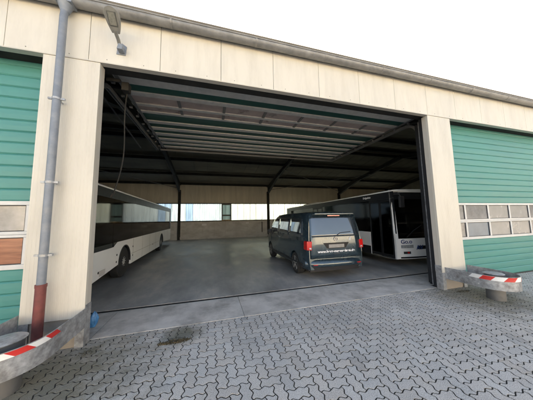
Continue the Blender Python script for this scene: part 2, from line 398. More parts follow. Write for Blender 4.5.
# ribs of the roof sheet seen from below
mb=MB()
x=-10.3
while x<21.5:
    for (ya,yb) in ((3.95,RY),(RY,19.85)):
        mb.add([(x,ya,zr(ya)-.003),(x+.04,ya,zr(ya)-.003),(x+.04,yb,zr(yb)-.003),(x,yb,zr(yb)-.003),
                (x+.008,ya,zr(ya)-.014),(x+.032,ya,zr(ya)-.014),(x+.032,yb,zr(yb)-.014),(x+.008,yb,zr(yb)-.014)],
               [(0,1,2,3),(4,5,6,7),(0,1,5,4),(1,2,6,5),(2,3,7,6),(3,0,4,7)])
    x+=1.0
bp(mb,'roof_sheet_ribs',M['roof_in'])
# purlins
for y in (19.7,17.35,14.75,12.2,11.2,8.7,6.2,4.3):
    z=zr(y)-.035
    mb=MB().box(-10.2,21.4,y-.07,y-.056,z-.2,z).box(-10.2,21.4,y-.056,y+.02,z-.012,z).box(-10.2,21.4,y-.056,y+.02,z-.2,z-.188)
    bp(mb,'purlin',M['dark_steel'])
# portal frames: column + haunched rafter (I sections)
for x in (-9.6,-2.8,5.65,14.1,20.9):
    for back in (1,0):
        yc=19.72 if back else (3.92 if 5<x<6 else 4.12)
        sg=-1 if back else 1
        mb=MB()
        zt=4.55
        mb.box(x-.11,x+.11,yc-.11,yc-.096,0,zt).box(x-.11,x+.11,yc+.096,yc+.11,0,zt).box(x-.006,x+.006,yc-.096,yc+.096,0,zt)
        mb.box(x-.15,x+.15,yc-.15,yc+.15,0,.02)
        bp(mb,'column',M['dark_steel'])
        ye=RY
        # rafter web profile in (y,z)
        y0=yc+(.12 if back else -.12)
        top=lambda y:zr(y)-.24
        yh=yc+sg*3.0
        web=[(y0,top(y0)),(ye,top(ye)),(ye,top(ye)-.26),(yh,top(yh)-.27),(yc+sg*-.1,4.3)]
        mb=MB().prism(web,'x',x-.006,x+.006)
        def fl(p,q,t=.014):
            mb.add([(x-.1,p[0],p[1]),(x+.1,p[0],p[1]),(x+.1,q[0],q[1]),(x-.1,q[0],q[1]),
                    (x-.1,p[0],p[1]+t),(x+.1,p[0],p[1]+t),(x+.1,q[0],q[1]+t),(x-.1,q[0],q[1]+t)],
                   [(0,1,2,3),(4,5,6,7),(0,1,5,4),(1,2,6,5),(2,3,7,6),(3,0,4,7)])
        fl(web[0],web[1]);fl(web[3],web[2],-.014);fl(web[4],web[3],-.014)
        mb.box(x-.1,x+.1,ye-.01,ye+.01,top(ye)-.3,top(ye)+.02) if back else None
        bp(mb,'rafter',M['dark_steel'])
# wind bracing rods
for (p,q) in (((-2.6,5.6,4.85),(-2.6,8.4,4.54)),((5.65,19.6,4.7),(14.1,14.8,5.65)),((14.1,19.6,4.7),(5.65,14.8,5.65)),((-2.8,19.6,4.7),(-9.6,14.8,5.65))):
    bp(MB().cyl(p,q,.022,8),'brace_rod',M['galv_dark'])
# back wall
BY=19.9
bp(MB().box(-10.2,21.4,BY-.12,BY+.15,0,.26),'wall_kerb',M['wall_lo'])
mb=MB();x=-10.2
while x<21.3:
    mb.box(x+.004,x+1.046,BY,BY+.1,.262,1.60);x+=1.05
bw=bp(mb,'back_wall_lower',M['wall_lo'],bevel=.004)
mb=MB();x=-10.2
while x<21.3:
    mb.box(x+.004,x+.596,BY,BY+.1,3.36,5.18);x+=.6
bp(mb,'back_wall_upper',M['wall_up'],bevel=.004)
bp(MB().box(-10.2,21.4,BY+.101,BY+.13,.262,1.6).box(-10.2,21.4,BY+.101,BY+.13,3.36,5.2),'wall_outer_skin',M['seam'])
bp(MB().box(-10.2,21.4,BY-.06,BY+.12,1.602,1.70),'window_ledge',M['dark_steel'])
bp(MB().box(-10.2,21.4,BY-.03,BY+.12,3.30,3.358),'window_header',M['dark_steel'])
def band(x0,x1,m):
    x=x0
    while x<x1-.05:
        w=min(.62,x1-x)
        pr=[]
        n=4
        for k in range(n):
            u=x+w*k/n;d=w/n
            pr+=[(u,BY+.05),(u+d*.5,BY+.05),(u+d*.6,BY+.075),(u+d*.9,BY+.075)]
        pr.append((x+w,BY+.05))
        mm=m
        o=bp(MB().sheet(pr,'z',1.70,3.30),'translucent_pane',mm,fixn=False)
        bp(MB().box(x+w-.012,x+w+.012,BY+.02,BY+.045,1.702,3.298),'glazing_bar',M['alu'],o)
        x+=w
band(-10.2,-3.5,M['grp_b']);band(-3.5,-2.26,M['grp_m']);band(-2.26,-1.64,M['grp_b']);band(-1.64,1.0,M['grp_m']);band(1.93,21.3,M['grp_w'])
w=bp(MB().box(1.0,1.08,BY-.04,BY+.08,1.702,3.298).box(1.85,1.93,BY-.04,BY+.08,1.702,3.298).box(1.08,1.85,BY-.04,BY+.08,3.2,3.298).box(1.08,1.85,BY-.04,BY+.08,1.702,1.76).box(1.08,1.85,BY-.04,BY+.08,2.12,2.24),'window',M['black'])
bp(MB().box(1.081,1.849,BY+.0,BY+.01,2.241,3.199).box(1.081,1.849,BY+.0,BY+.01,1.761,2.119),'pane',M['grp_w'],w)
# end walls
for xx in (-10.3,21.4):
    pr=[(3.98,0),(20.0,0),(20.0,zr(20.0)-.002),(RY,zr(RY)-.002),(3.98,zr(3.98)-.002)]
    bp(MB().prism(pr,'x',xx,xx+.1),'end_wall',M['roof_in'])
# downpipe with funnel, clamps and red standpipe
px,py=-2.18,FY-.13
pd=bp(MB().tube([(px-.0,gy,gz-.07),(px,gy-.005,ZG-.17),(px,py,ZG-.3),(px,py,.92)],.047,20),'downpipe',M['zincblue'],smooth=True)
mb=MB().cyl((px,gy,ZG-.055),(px,gy-.002,ZG-.20),.10,20,r1=.052).box(px-.11,px+.11,gy-.08,gy+.08,ZG-.075,ZG-.045)
bp(mb,'gutter_outlet',M['zincblue'],pd,smooth=True)
bp(MB().cyl((px,py,-.02),(px,py,.93),.055,20).cyl((px,py,.90),(px,py,.94),.06,20),'standpipe',M['red_iron'],pd,smooth=True)
for z in (1.32,2.32,3.55):
    mb=MB().cyl((px,py,z-.015),(px,py,z+.015),.053,20).box(px+.05,px+.10,py-.012,py+.012,z-.014,z+.014).box(px-.1,px-.05,py-.012,py+.012,z-.014,z+.014).cyl((px,py,z),(px,FY-.001,z),.01,8)
    bp(mb,'pipe_clamp',M['galv'],pd)
# closed sectional doors
DY=3.92
def closed_door(x0,x1,special=None,bar0=0):
    prof=[]
    def skin(z0,z1):
        pr=[(DY,z0)];n=max(1,round((z1-z0)/.18));h=(z1-z0)/n
        for k in range(n):
            za=z0+h*k
            pr+=[(DY,za+.006),(DY-.010,za+.02),(DY-.012,za+h*.5),(DY-.010,za+h-.02),(DY,za+h-.006),(DY+.006,za+h)]
        return pr
    d=bp(MB().sheet(skin(.03,1.08),'x',x0,x1).sheet(skin(2.09,4.45),'x',x0,x1),'door',M['green'],fixn=False)
    bp(MB().box(x0,x1,DY+.01,DY+.05,.02,1.078).box(x0,x1,DY+.01,DY+.05,2.092,4.45),'door_core',M['wall_up'],d)
    bp(MB().box(x0,x1,DY-.01,DY+.04,-.01,.028),'bottom_seal',M['seal'],d)
    bars=[];x=bar0
    while x<x1+.3:
        if x>x0-.1:bars.append(x)
        x+=.965
    mb=MB()
    for z0,z1 in ((1.08,1.15),(1.545,1.585),(1.588,1.635),(2.03,2.09)): mb.box(x0,x1,DY-.022,DY+.03,z0,z1)
    for z0,z1 in ((1.151,1.544),(1.636,2.029)):
        for b_ in bars:
            a0,a1=max(x0,b_-.03),min(x1,b_+.03)
            if a1>a0:mb.box(a0,a1,DY-.02,DY+.028,z0,z1)
    bp(mb,'window_frame',M['white_frame'],d,bevel=.004)
    mb=MB()
    E=[x0]+[b for b in bars if x0<b<x1]+[x1]
    for r_,(z0,z1) in enumerate(((1.151,1.544),(1.636,2.029))):
        for k in range(len(E)-1):
            a0,a1=E[k]+.031,E[k+1]-.031
            if a1-a0<.05:continue
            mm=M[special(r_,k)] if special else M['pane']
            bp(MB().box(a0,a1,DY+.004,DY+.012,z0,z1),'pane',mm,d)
            mb.box(a0,a0+.012,DY-.008,DY+.004,z0,z1).box(a1-.012,a1,DY-.008,DY+.004,z0,z1).box(a0+.012,a1-.012,DY-.008,DY+.004,z1-.012,z1).box(a0+.012,a1-.012,DY-.008,DY+.004,z0,z0+.012)
    bp(mb,'pane_gasket',M['black'],d)
    return d
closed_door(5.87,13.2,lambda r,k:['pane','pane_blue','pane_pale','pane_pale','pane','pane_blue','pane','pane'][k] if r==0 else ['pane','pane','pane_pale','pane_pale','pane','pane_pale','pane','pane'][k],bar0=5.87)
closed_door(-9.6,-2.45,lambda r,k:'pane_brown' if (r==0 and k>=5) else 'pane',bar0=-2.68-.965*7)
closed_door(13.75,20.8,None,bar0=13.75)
# opening: jamb tracks
def track(x,s):
    # vertical track, curve and horizontal rail; s=+1 at the left jamb
    path=[(x,4.08,.02),(x,4.08,4.0)]
    for k in range(1,9):
        t=PI/2*k/8;path.append((x,4.08+.42*(1-math.cos(t)),4.0+.42*math.sin(t)))
    path+=[(x,8.35,4.50)]
    mb=MB()
    for dx,w in ((0,.028),(s*.06,.02)):
        rings=[]
        for i,p in enumerate(path):
            a=Vector(path[max(i-1,0)]);c=Vector(path[min(i+1,len(path)-1)]);t=(c-a).normalized();n=Vector((0,-t.z,t.y))
            P=Vector(p)+Vector((dx,0,0))
            rings.append([P+n*.035+Vector((-w/2,0,0)),P+n*.035+Vector((w/2,0,0)),P-n*.035+Vector((w/2,0,0)),P-n*.035+Vector((-w/2,0,0))])
        mb.loft(rings)
    return mb
od=bp(track(-1.97,-1),'door',M['galv_dark'])
o2=bp(track(5.60,1),'door_track',M['galv_dark'],od)
for (q,nm,m_) in (((-1.96,-1.90,3.76,3.80,0,4.3),'angle_frame','galv_dark'),((-1.935,-1.925,3.80,3.98,0,4.3),'angle_frame','galv_dark'),
    ((5.40,5.46,3.755,3.775,0,4.32),'angle_frame','galv_dark'),((5.47,5.482,3.78,3.98,0,4.32),'angle_frame','galv'),((5.50,5.56,3.985,4.0,0,4.32),'angle_frame','galv_dark'),((5.34,5.352,3.752,3.86,.02,4.32),'edge_seal','seal'),
    ((5.54,5.56,4.01,4.12,.02,4.3),'edge_seal','seal'),((-1.90,-1.89,3.76,3.85,.02,4.3),'edge_seal','seal')):
    bp(MB().box(*q),nm,M[m_],od)
# raised leaf, underside visible
ZL=4.47
def zl(y):return ZL+.012*(y-4)
xa,xb=-1.78,5.50
def strip(y0,y1,zoff,th,x0=xa,x1=xb):
    z0,z1=zl(y0)+zoff,zl(y1)+zoff
    return MB().add([(x0,y0,z0),(x1,y0,z0),(x1,y1,z1),(x0,y1,z1),(x0,y0,z0+th),(x1,y0,z0+th),(x1,y1,z1+th),(x0,y1,z1+th)],
        [(0,3,2,1),(4,5,6,7),(0,1,5,4),(1,2,6,5),(2,3,7,6),(3,0,4,7)])
rails=[(4.05,4.30),(4.56,4.70),(5.02,5.12),(5.36,5.46),(5.88,6.03),(6.30,6.47),(6.72,6.90),(7.15,7.33),(7.5,7.66),(7.9,8.08)]
kinds=['g','w','w','g','g','g','g','g','g']
mg=MB();mr=MB();mp_=MB();ms=MB()
for y0,y1 in rails:
    q=strip(y0,y1,-.012,.05);mr.add(q.v,q.f)
bp(mr,'leaf_rails',M['alu'],od,bevel=.004)
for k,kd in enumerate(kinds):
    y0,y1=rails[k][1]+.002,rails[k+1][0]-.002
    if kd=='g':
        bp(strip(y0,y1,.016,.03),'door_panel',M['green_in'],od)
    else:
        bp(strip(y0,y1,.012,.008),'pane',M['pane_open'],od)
        for m_ in range(1,7):
            xx=xa+(xb-xa)*m_/7
            bp(strip(y0,y1,-.008,.015,xx-.035,xx+.035),'leaf_stile',M['galv_dark'],od)
# stiff edge stiles with rollers
for xx in (xa+.02,xb-.08):
    bp(strip(4.06,8.05,-.02,.012,xx,xx+.07),'edge_stile',M['galv_dark'],od)
mb=MB()
for k in range(9):
    y=4.3+.45*k
    for xx in (-1.88,5.52): mb.cyl((xx,y,zl(y)-.03),(xx+.06,y,zl(y)-.03),.025,10)
bp(mb,'rollers',M['galv_dark'],od)
# torsion shaft with springs and drums, hangers, operator chain
mb=MB().cyl((-1.7,3.99,4.68),(5.45,3.99,4.68),.016,10)
sh=bp(mb,'torsion_shaft',M['galv_dark'],od)
mb=MB()
for x0_ in (.6,3.0):
    pth=[(x0_+.9*k/400,3.99+.04*math.cos(k*.8),4.68+.04*math.sin(k*.8)) for k in range(401)]
    mb.tube(pth,.006,4)
for x0_ in (-1.6,5.3): mb.cyl((x0_,3.99,4.68),(x0_+.1,3.99,4.68),.075,18)
bp(mb,'torsion_spring',M['galv_dark'],od)
mb=MB()
for xx in (-1.88,5.58):
    for y in (5.8,8.2): mb.box(xx-.015,xx+.015,y-.015,y+.015,4.52,zr(y)-.1)
mb.box(-1.9,5.6,8.28,8.33,4.46,4.52)
bp(mb,'rail_hanger',M['galv_dark'],od)
bp(MB().box(-1.62,-1.5,4.06,4.20,4.18,4.34).box(-1.85,-1.62,4.02,4.06,4.3,4.36),'door_operator',M['dark_steel'],od,bevel=.01)
mb=MB();pth=[(-1.58,4.18,4.3)]
for k in range(30):
    t=k/29;pth.append((-1.57-.12*t**3-.02*math.sin(t*7),4.2+.02*t,4.2-1.9*t))
for k in range(1,10):
    t=PI*k/10;pth.append((-1.69-.05*math.sin(t)-.03*(1-math.cos(t))/2,4.23,2.3-.1*math.sin(t)))
mb.tube(pth,.011,6)
bp(mb,'hanging_cable',M['dark_steel'],od,smooth=True)

# small signs, post strips on the back wall
def onwall(name,x,z,w,h,m,label,cat,group=None,t=.01):
    o=MB().box(-w/2,w/2,-t,0,-h/2,h/2).build(name,m);o.location=(x,BY-.003,z);tag(o,label,cat,group);return o
onwall('wall_sign',-.62,1.33,.42,.2,M['white'],'small white sign on the grey rear wall near the left column','sign')
onwall('wall_sign',3.5,1.4,.3,.14,M['white'],'smaller white sign on the grey rear wall right of the little window','sign')
o=MB().cyl((0,-.045,0),(0,-.045,1.05),.04,10).build('rain_pipe',M['dark_steel']);o.location=(5.0,BY,.45);tag(o,'short dark vertical pipe on the grey rear wall beside the column','pipe')
# ------------------------------------------------------------------ wall lamp
wl=empty('wall_lamp',(-1.45,FY,4.60),label='grey street style floodlight on a bracket above the open bay',cat='lamp')
mb=MB();W2=.075
mb.prism([(-.075,-.10),(.06,-.10),(.075,.06),(0,.11),(-.06,.05)],'y',-.012,-.001)
mb.prism([(-.03,-.08),(.05,-.08),(.05,.0),(-.01,.02)],'y',-.12,-.012)
MB and mb.build('bracket',M['zincblue'],wl,bevel=.006)
MB().tube([(0,-.08,.0),(-.005,-.13,.06),(-.01,-.19,.09),(-.01,-.235,.12)],.026,12).build('arm',M['lampgrey'],wl,smooth=True)
# head: flat tapered oval, tilted up, lens below
def head_ring(y):
    # y 0..1 along length
    w=.052+.085*math.sin(min(1,(y*1.25+.12))*PI/2) if y<.72 else .137*math.sqrt(max(0,1-((y-.72)/.285)**2))
    h=.026+.022*math.sin(PI*min(1,y+.1))
    if y>.9:h*=.75
    return w,h
rings=[]
for k in range(15):
    t=k/14;wd,h=head_ring(t);wd=max(wd*.95,.02);y=-.20-.40*t
    rings.append([(-wd,y,.06+.0),(-wd*.97,y,.06+h*.7),(-wd*.6,y,.06+h*1.2),(wd*.6,y,.06+h*1.2),(wd*.97,y,.06+h*.7),(wd,y,.06),(wd*.93,y,.06-h*.35),(-wd*.93,y,.06-h*.35)])
hd=MB().loft(rings).build('lamp_head',M['lampgrey'],wl,smooth=True,bevel=.003)
l1=MB().box(-.072,.072,-.53,-.31,.034,.0425).build('lens_frame',M['ledgrid'],hd,bevel=.004)
MB().box(-.056,.056,-.515,-.325,.029,.0335).build('lens',M['lens'],hd)
MB().tube([(.03,-.24,.05),(.045,-.21,-.0),(.03,-.18,-.005)],.008,6).build('hinge_bolt',M['lampgrey'],hd)
TL=math.radians(-42);hd.matrix_local=Matrix.Translation((-.01,-.20,.10))@Matrix.Rotation(TL,4,'X')@Matrix.Scale(.80,4)@Matrix.Translation((0,.20,-.06))

# ------------------------------------------------------------------ bumper guards (D-shaped steel collars on posts)
def guard(cx,label,flip,fromend=False):
    g=empty('bumper_guard',(cx,0,0),label=label,cat='guard rail',group='steel bumper guards at the pillar feet')
    R=.375;yc=2.98;z0,z1=.26,.525
    path=[(-R,FY+.01)]
    path+=[(-R,3.3)]
    n=28
    for k in range(n+1):
        t=PI+PI*k/n;path.append((R*math.cos(t),yc+R*1.08*math.sin(t)))
    path+=[(R,3.3),(R,FY+.01)]
    # plate with folded lips
    def wall(o,za,zb,th):
        mb=MB();rings=[]
        for i,p in enumerate(path):
            a=Vector(path[max(i-1,0)]);c=Vector(path[min(i+1,len(path)-1)]);t=(c-a).normalized();nn=Vector((t.y,-t.x))
            q=Vector(p)+nn*o;q2=Vector(p)+nn*(o+th)
            rings.append([(q.x,q.y,za),(q2.x,q2.y,za),(q2.x,q2.y,zb),(q.x,q.y,zb)])
        mb.loft(rings);return mb
    c=wall(0,z0,z1,.008).build('collar_plate',M['galv'],g,smooth=True)
    l=wall(-.03,z0+.0,z0+.008,.029).build('lip',M['galv_dark'],c,smooth=True)
    # reflective tape on the nose: slanted blocks
    seg=[]
    L=[0]
    for i in range(1,len(path)):L.append(L[-1]+(Vector(path[i])-Vector(path[i-1])).length)
    def at(s,o):
        s=max(0,min(L[-1]-1e-6,s));i=max(j for j in range(len(L)) if L[j]<=s);i=min(i,len(path)-2)
        u=(s-L[i])/(L[i+1]-L[i]);a=Vector(path[i]);c=Vector(path[i+1]);p=a.lerp(c,u)
        ia=Vector(path[max(i-1,0)]);t=((c-a).normalized());t0=(a-ia).normalized() if i>0 else t
        tt=t0.lerp(t,.5+.5*u).normalized() if i>0 else t
        return p+Vector((tt.y,-tt.x))*o
    bw=.148 if fromend else .17;th_=.058 if fromend else .079;nb=6;s0=(L[-1]-.545-bw*nb) if fromend else .50;sl=.035*flip
    for k in range(nb):
        sa,sb=s0+bw*k,s0+bw*(k+1);m_=7
        vs=[]
        for zz,sh in ((z1-.006-th_,-sl),(z1-.006,sl)):
            for j in range(m_+1):
                p=at(sa+(sb-sa)*j/m_+sh,.0105);vs.append((p.x,p.y,zz))
        fs=[(j,j+1,m_+2+j,m_+1+j) for j in range(m_)]
        MB().add(vs,fs).build('reflective_tape',M['tape_w'] if k%2==0 else M['tape_r'],c,fixn=False,thick=.002)
    # post with mushroom cap
    po=MB().cyl((0,2.93,-.02),(0,2.93,.50),.145,28).build('post',M['galv_dark'],g,smooth=True)
    mb=MB();rings=[]
    for r,z in ((.13,.50),(.16,.505),(.165,.515),(.145,.528),(.08,.536),(.01,.538)):
        rings.append([(r*math.cos(2*PI*k/28),2.93+r*math.sin(2*PI*k/28),z) for k in range(28)])
    mb.loft(rings);mb.build('post_cap',M['galv'],po,smooth=True)
    mb=MB()
    for s in (-1,1):mb.box(s*.145,s*(R-.001),2.90,2.96,.36,.37) if s>0 else mb.box(-(R-.001),-.145,2.90,2.96,.36,.37)
    mb.box(-.03,.03,2.58,2.79,.36,.37)
    mb.build('strut',M['galv_dark'],g)
    mb=MB()
    for s in (-.12,.55):
        p=at(.18 if s<0 else .62,.009);mb.cyl((p.x,p.y,z0+.07),(p.x-(.012 if s<0 else .008),p.y-.004,z0+.07),.014,8)
    mb.build('bolt',M['galv'],g)
    return g
guard(-2.105,'steel bumper collar with red and white tape beside the red standpipe',-1,True)
guard(5.765,'steel bumper collar with red and white tape on the pillar right of the open bay',1)
# steel wedge on the inside foot of left pillar
# blue bag
mb=MB()
rb=random.Random(5);rings=[];NB=22
ph=[rb.uniform(0,6.28) for _ in range(6)]
for k in range(15):
    t=k/14;r=.095*(math.sin(PI*(t*.78+.2))**.8)*(1 if k<13 else .55);z=.004+.30*t
    ox=.035*t*t;rings.append([(ox+r*(1+.22*math.sin(3*q*.2856+ph[0]+5*t)+.12*math.sin(7*q*.2856+ph[1]-9*t)+.1*rb.uniform(-1,1))*math.cos(2*PI*q/NB),
        .7*r*(1+.2*math.sin(4*q*.2856+ph[2]-4*t)+.13*math.sin(9*q*.2856+ph[3]+7*t)+.1*rb.uniform(-1,1))*math.sin(2*PI*q/NB),z+.012*math.sin(5*q*.2856+ph[4])*t) for q in range(NB)])
mb.loft(rings);o=mb.build('plastic_bag',M['bluebag'],smooth=False);sd=o.modifiers.new('s','SUBSURF');sd.levels=1;sd.render_levels=1;o.location=(-1.90,4.18,.004);o.scale=(.75,.75,.85);tag(o,'crumpled blue plastic bag standing behind the left pillar of the open bay','bag')

# ------------------------------------------------------------------ moss patches
def tuft(cx,cy,rx,ry,n,label,seed,hmax=.03,name='moss_patch',group=None):
    r=random.Random(seed);mb=MB()
    for k in range(n):
        a=r.uniform(0,2*PI);q=math.sqrt(r.random());x=rx*q*math.cos(a);y=ry*q*math.sin(a)+.3*x*0
        h=r.uniform(.3,1)*hmax;w=r.uniform(.004,.012);b=r.uniform(0,2*PI)
        dx,dy=w*math.cos(b),w*math.sin(b);tx,ty=r.uniform(-1,1)*h*.9,r.uniform(-1,1)*h*.9
        mb.add([(x-dx,y-dy,0),(x+dx,y+dy,0),(x+tx+dx*.3,y+ty,h),(x+tx*1.3,y+ty*1.3,h*.8)],[(0,1,2,3)])
    o=mb.build(name,M['moss'],fixn=False);o.location=(cx,cy,-.002);tag(o,label,'moss',group);return o
tuft(-.50,3.33,.21,.045,420,'brown green moss patch in the paving in front of the open bay',1)
tuft(5.62,3.42,.22,.05,260,'thin moss along the foot of the pillar right of the open bay',4,.014)
tuft(-1.62,3.42,.10,.06,120,'thin moss at the foot of the left pillar inside the bumper collar',2,.012)

# ------------------------------------------------------------------ buses
def arc(cy,cz,r,a0,a1,n=14):return [(cy+r*math.cos(a0+(a1-a0)*k/n),cz+r*math.sin(a0+(a1-a0)*k/n)) for k in range(n+1)]
LEN=12.0;HW=1.26;Z0=.29;ZB=1.15;ZG2=2.40;ZT=2.67
WF,WR=2.68,8.6
def wheel(parent,x,y,side,r=.475):
    w=MB();rings=[]
    for rr,dx in ((.30,.0),(r-.04,.0),(r,.035),(r,.22),(r-.04,.26),(.3,.26)):
        rings.append([(x-side*dx,y+rr*math.cos(2*PI*k/36),.475+rr*math.sin(2*PI*k/36)) for k in range(36)])
    w.loft(rings);wh=w.build('wheel',M['tyre'],parent,smooth=True)
    w=MB();rings=[]
    for rr,dx in ((.305,.005),(.29,.0),(.275,.05),(.17,.075),(.165,.02),(.10,.0),(.01,-.005)):
        rings.append([(x-side*dx,y+rr*math.cos(2*PI*k/32),.475+rr*math.sin(2*PI*k/32)) for k in range(32)])
    w.loft(rings)
    for k in range(10):
        a=2*PI*k/10;yy=y+.135*math.cos(a);zz=.475+.135*math.sin(a)
        w.cyl((x-side*.03,yy,zz),(x+side*.008,yy,zz),.014,6)
    rm=w.build('rim',M['rim'],wh,smooth=True)
    w=MB()
    for k in range(10):
        a=2*PI*(k+.5)/10;yy=y+.225*math.cos(a);zz=.475+.225*math.sin(a)
        w.cyl((x-side*.055,yy,zz),(x-side*.048,yy,zz),.03,10)
    w.build('rim_holes',M['black'],rm)
def make_bus(name,loc,rz,label,pods,G):
    b=empty(name,loc,rz,label=label,cat='bus',group='city buses parked in the hall')
    arF=arc(WF,.475,.53,PI,0);arR=arc(WR,.475,.53,PI,0)
    for side in (1,-1):
        xs=(side*(HW-.04),side*HW)
        # lower white side with arches. side +1 = vehicle's left, driver's window drops
        doors=[] if side==1 else [(.14,1.24),(5.2,6.5)]
        segs=[]
        if side==1:
            top=[(LEN-.1,ZB),(2.05,ZB),(1.82,1.03),(.08,1.03)]
            poly=[(.08,Z0)]+[p for p in arF if p[1]>=Z0]+[(WF+.53,Z0)]+[(WR-.53,Z0)]+[p for p in arR if p[1]>=Z0]+[(LEN-.05,Z0+.05)]+top
            segs.append(poly)
        else:
            segs.append([(1.27,Z0)]+[p for p in arF if p[1]>=Z0]+[(5.17,Z0),(5.17,ZB),(1.27,ZB)])
            segs.append([(6.53,Z0)]+[p for p in arR if p[1]>=Z0]+[(LEN-.05,Z0+.05),(LEN-.1,ZB),(6.53,ZB)])
            segs.append([(.05,Z0),(.13,Z0),(.13,ZB),(.05,ZB)])
        mb=MB()
        for p in segs:mb.prism(p,'x',*xs)
        body=mb.build('side_panel',M['busw'] if side==1 or name=='x' else M['busw'],b,bevel=.004)
        # panel seams and flaps
        mb=MB()
        if side==1:
            for y in (3.45,4.6,5.8,7.0,7.9,9.4,10.6):mb.box(xs[1]-.001,xs[1]+.002,y,y+.008,Z0+.02,ZB-.01)
            mb.box(xs[1]-.001,xs[1]+.002,3.3,7.95,.62,.628)
            mb.build('panel_seams',M['seam'],body)
            mb=MB()
            for y,z in ((.95,.82-.3),(2.0,.58),(3.42,.55),(2.02,.78),(3.42,.86),(6.4,.6)):mb.cyl((xs[1],y,z),(xs[1]+.008,y,z),.03,12)
            mb.build('filler_cap',M['black'],body)
            # small print notice
            mb=MB()
            for k in range(5):mb.box(xs[1]+.0005,xs[1]+.002,1.0,1.32,.42+.028*k,.43+.028*k)
            mb.build('small_print',M['seam'],body)
        # wheel-arch lips
        for c in (WF,WR):
            mb=MB();pr=arc(c,.475,.53,PI+.1,-.1)
            rings=[[(xs[0],p[0],p[1]),(xs[1]+side*.006,p[0],p[1]),(xs[1]+side*.006,c+(p[0]-c)*.95,.475+(p[1]-.475)*.95),(xs[0],c+(p[0]-c)*.95,.475+(p[1]-.475)*.95)] for p in pr]
            mb.loft(rings)
            mb.build('arch_lip',M['black'],body)
        # wells
        for c in (WF,WR):
            mb=MB();pr=arc(c,.475,.525,PI,0)
            mb.sheet(pr,'x',side*(HW-.5),side*(HW-.042));mb.box(min(side*(HW-.5),side*(HW-.49)),max(side*(HW-.5),side*(HW-.49)),c-.53,c+.53,.2,1.0)
            mb.build('wheel_well',M['black'],b)
        # glazing: dark posts, tinted panes
        gx=(side*(HW-.03),side*(HW-.012))
        posts=[.62,1.72,3.2,4.65,6.1,7.55,9.0,10.3,11.55] if side==1 else [.12,1.26,3.4,5.17,6.52,8.0,9.5,10.9,11.6]
        for y in posts: MB().box(gx[0]-side*.04,gx[0]-side*.002,y-.05,y+.05,ZB,ZG2).build('window_post',M['busk'],b)
        E=[.1]+[y for y in posts if y>.1]+[LEN-.55]
        for k in range(len(E)-1):
            ya,yb=E[k]+.004,E[k+1]-.004
            if yb-ya<.1:continue
            isd=any(abs(ya-d0)<.1 and abs(yb-d1)<.12 for d0,d1 in doors)
            zb=ZB+.005
            if side==1 and yb<1.75: MB().box(min(gx),max(gx)+.004,ya,yb,1.035,ZB).build('corner_panel',M['busk'],b)
            if isd: continue
            if side==1 and k==1: # sloping corner pane
                pass
            MB().box(min(gx),max(gx),ya,yb,zb,ZG2).build('window',G,b)
        if side==1:
            MB().prism([(1.80,1.035),(2.05,ZB+.003),(1.78,ZB+.003)],'x',gx[0]-.01,gx[1]).build('corner_panel',M['busk'],b)
            MB().box(gx[0]-.06,gx[0]-.03,.1,1.9,1.03,1.14).build('driver_screen',M['busk'],b)
        # black band above windows and rear quarter
        MB().box(min(xs),max(xs),.05,LEN-.05,ZG2+.003,ZT-.032).build('upper_band',M['busk'],b)
        MB().box(min(xs),max(xs),LEN-.54,LEN-.06,ZB+.003,ZG2).build('rear_quarter_panel',M['busk'],b)
        for d0,d1 in doors:
            mb=MB()
            mb.box(min(xs),max(xs),d0,d0+.06,Z0+.02,ZG2).box(min(xs),max(xs),d1-.06,d1,Z0+.02,ZG2).box(min(xs),max(xs),(d0+d1)/2-.05,(d0+d1)/2+.05,Z0+.02,ZG2).box(min(xs),max(xs),d0+.061,d1-.061,ZG2-.1,ZG2-.001)
            mb.box(min(xs),max(xs),d0+.061,(d0+d1)/2-.051,Z0+.03,Z0+.12).box(min(xs),max(xs),(d0+d1)/2+.051,d1-.061,Z0+.03,Z0+.12)
            dr=mb.build('door',M['busk'],b,bevel=.004)
            MB().box(min(gx),max(gx),d0+.062,(d0+d1)/2-.052,Z0+.122,ZG2-.1).box(min(gx),max(gx),(d0+d1)/2+.052,d1-.062,Z0+.122,ZG2-.1).build('door_glass',G,dr)
            mb=MB()
            for yy in ((d0+d1)/2-.13,(d0+d1)/2+.13): mb.cyl((side*(HW-.10),yy,Z0+.3),(side*(HW-.10),yy,2.2),.016,8)
            mb.build('grab_rail',M['yellow'],dr)
            MB().box(side*HW-.02 if side<0 else 0,side*HW+.012,d0-.02,d1+.02,Z0-.02,Z0+.012).build('sill',M['chrome'],dr)
        if side==-1: MB().box(-HW-.006,-HW+.0,1.28,2.12,Z0-.002,.60).build('skirt_panel',M['busk'],b)
        for c in (WF,WR): wheel(b,side*(HW-.03),c,side)
    # roof shell with rounded edges
    pr=[(-HW-.004,ZT-.03),(-HW-.004,ZT+.005),(-HW+.03,ZT+.025),(-HW+.2,ZT+.04),(0,ZT+.06),(HW-.2,ZT+.04),(HW-.03,ZT+.025),(HW+.004,ZT+.005),(HW+.004,ZT-.03)]
    MB().prism(pr,'y',.06,LEN-.04).build('roof',M['busw'],b,bevel=.01)
    for (y0,y1,h) in pods:
        mb=MB();rings=[]
        for t,s in ((0,.8),(.06,1),(.94,1),(1,.8)):
            y=y0+(y1-y0)*t
            rings.append([(-.95*s,y,ZT+.04),(-.9*s,y,ZT+.04+h*s*.8),(-.7*s,y,ZT+.04+h*s),(.7*s,y,ZT+.04+h*s),(.9*s,y,ZT+.04+h*s*.8),(.95*s,y,ZT+.04)])
        mb.loft(rings);mb.build('roof_unit',M['busw'],b,bevel=.01)
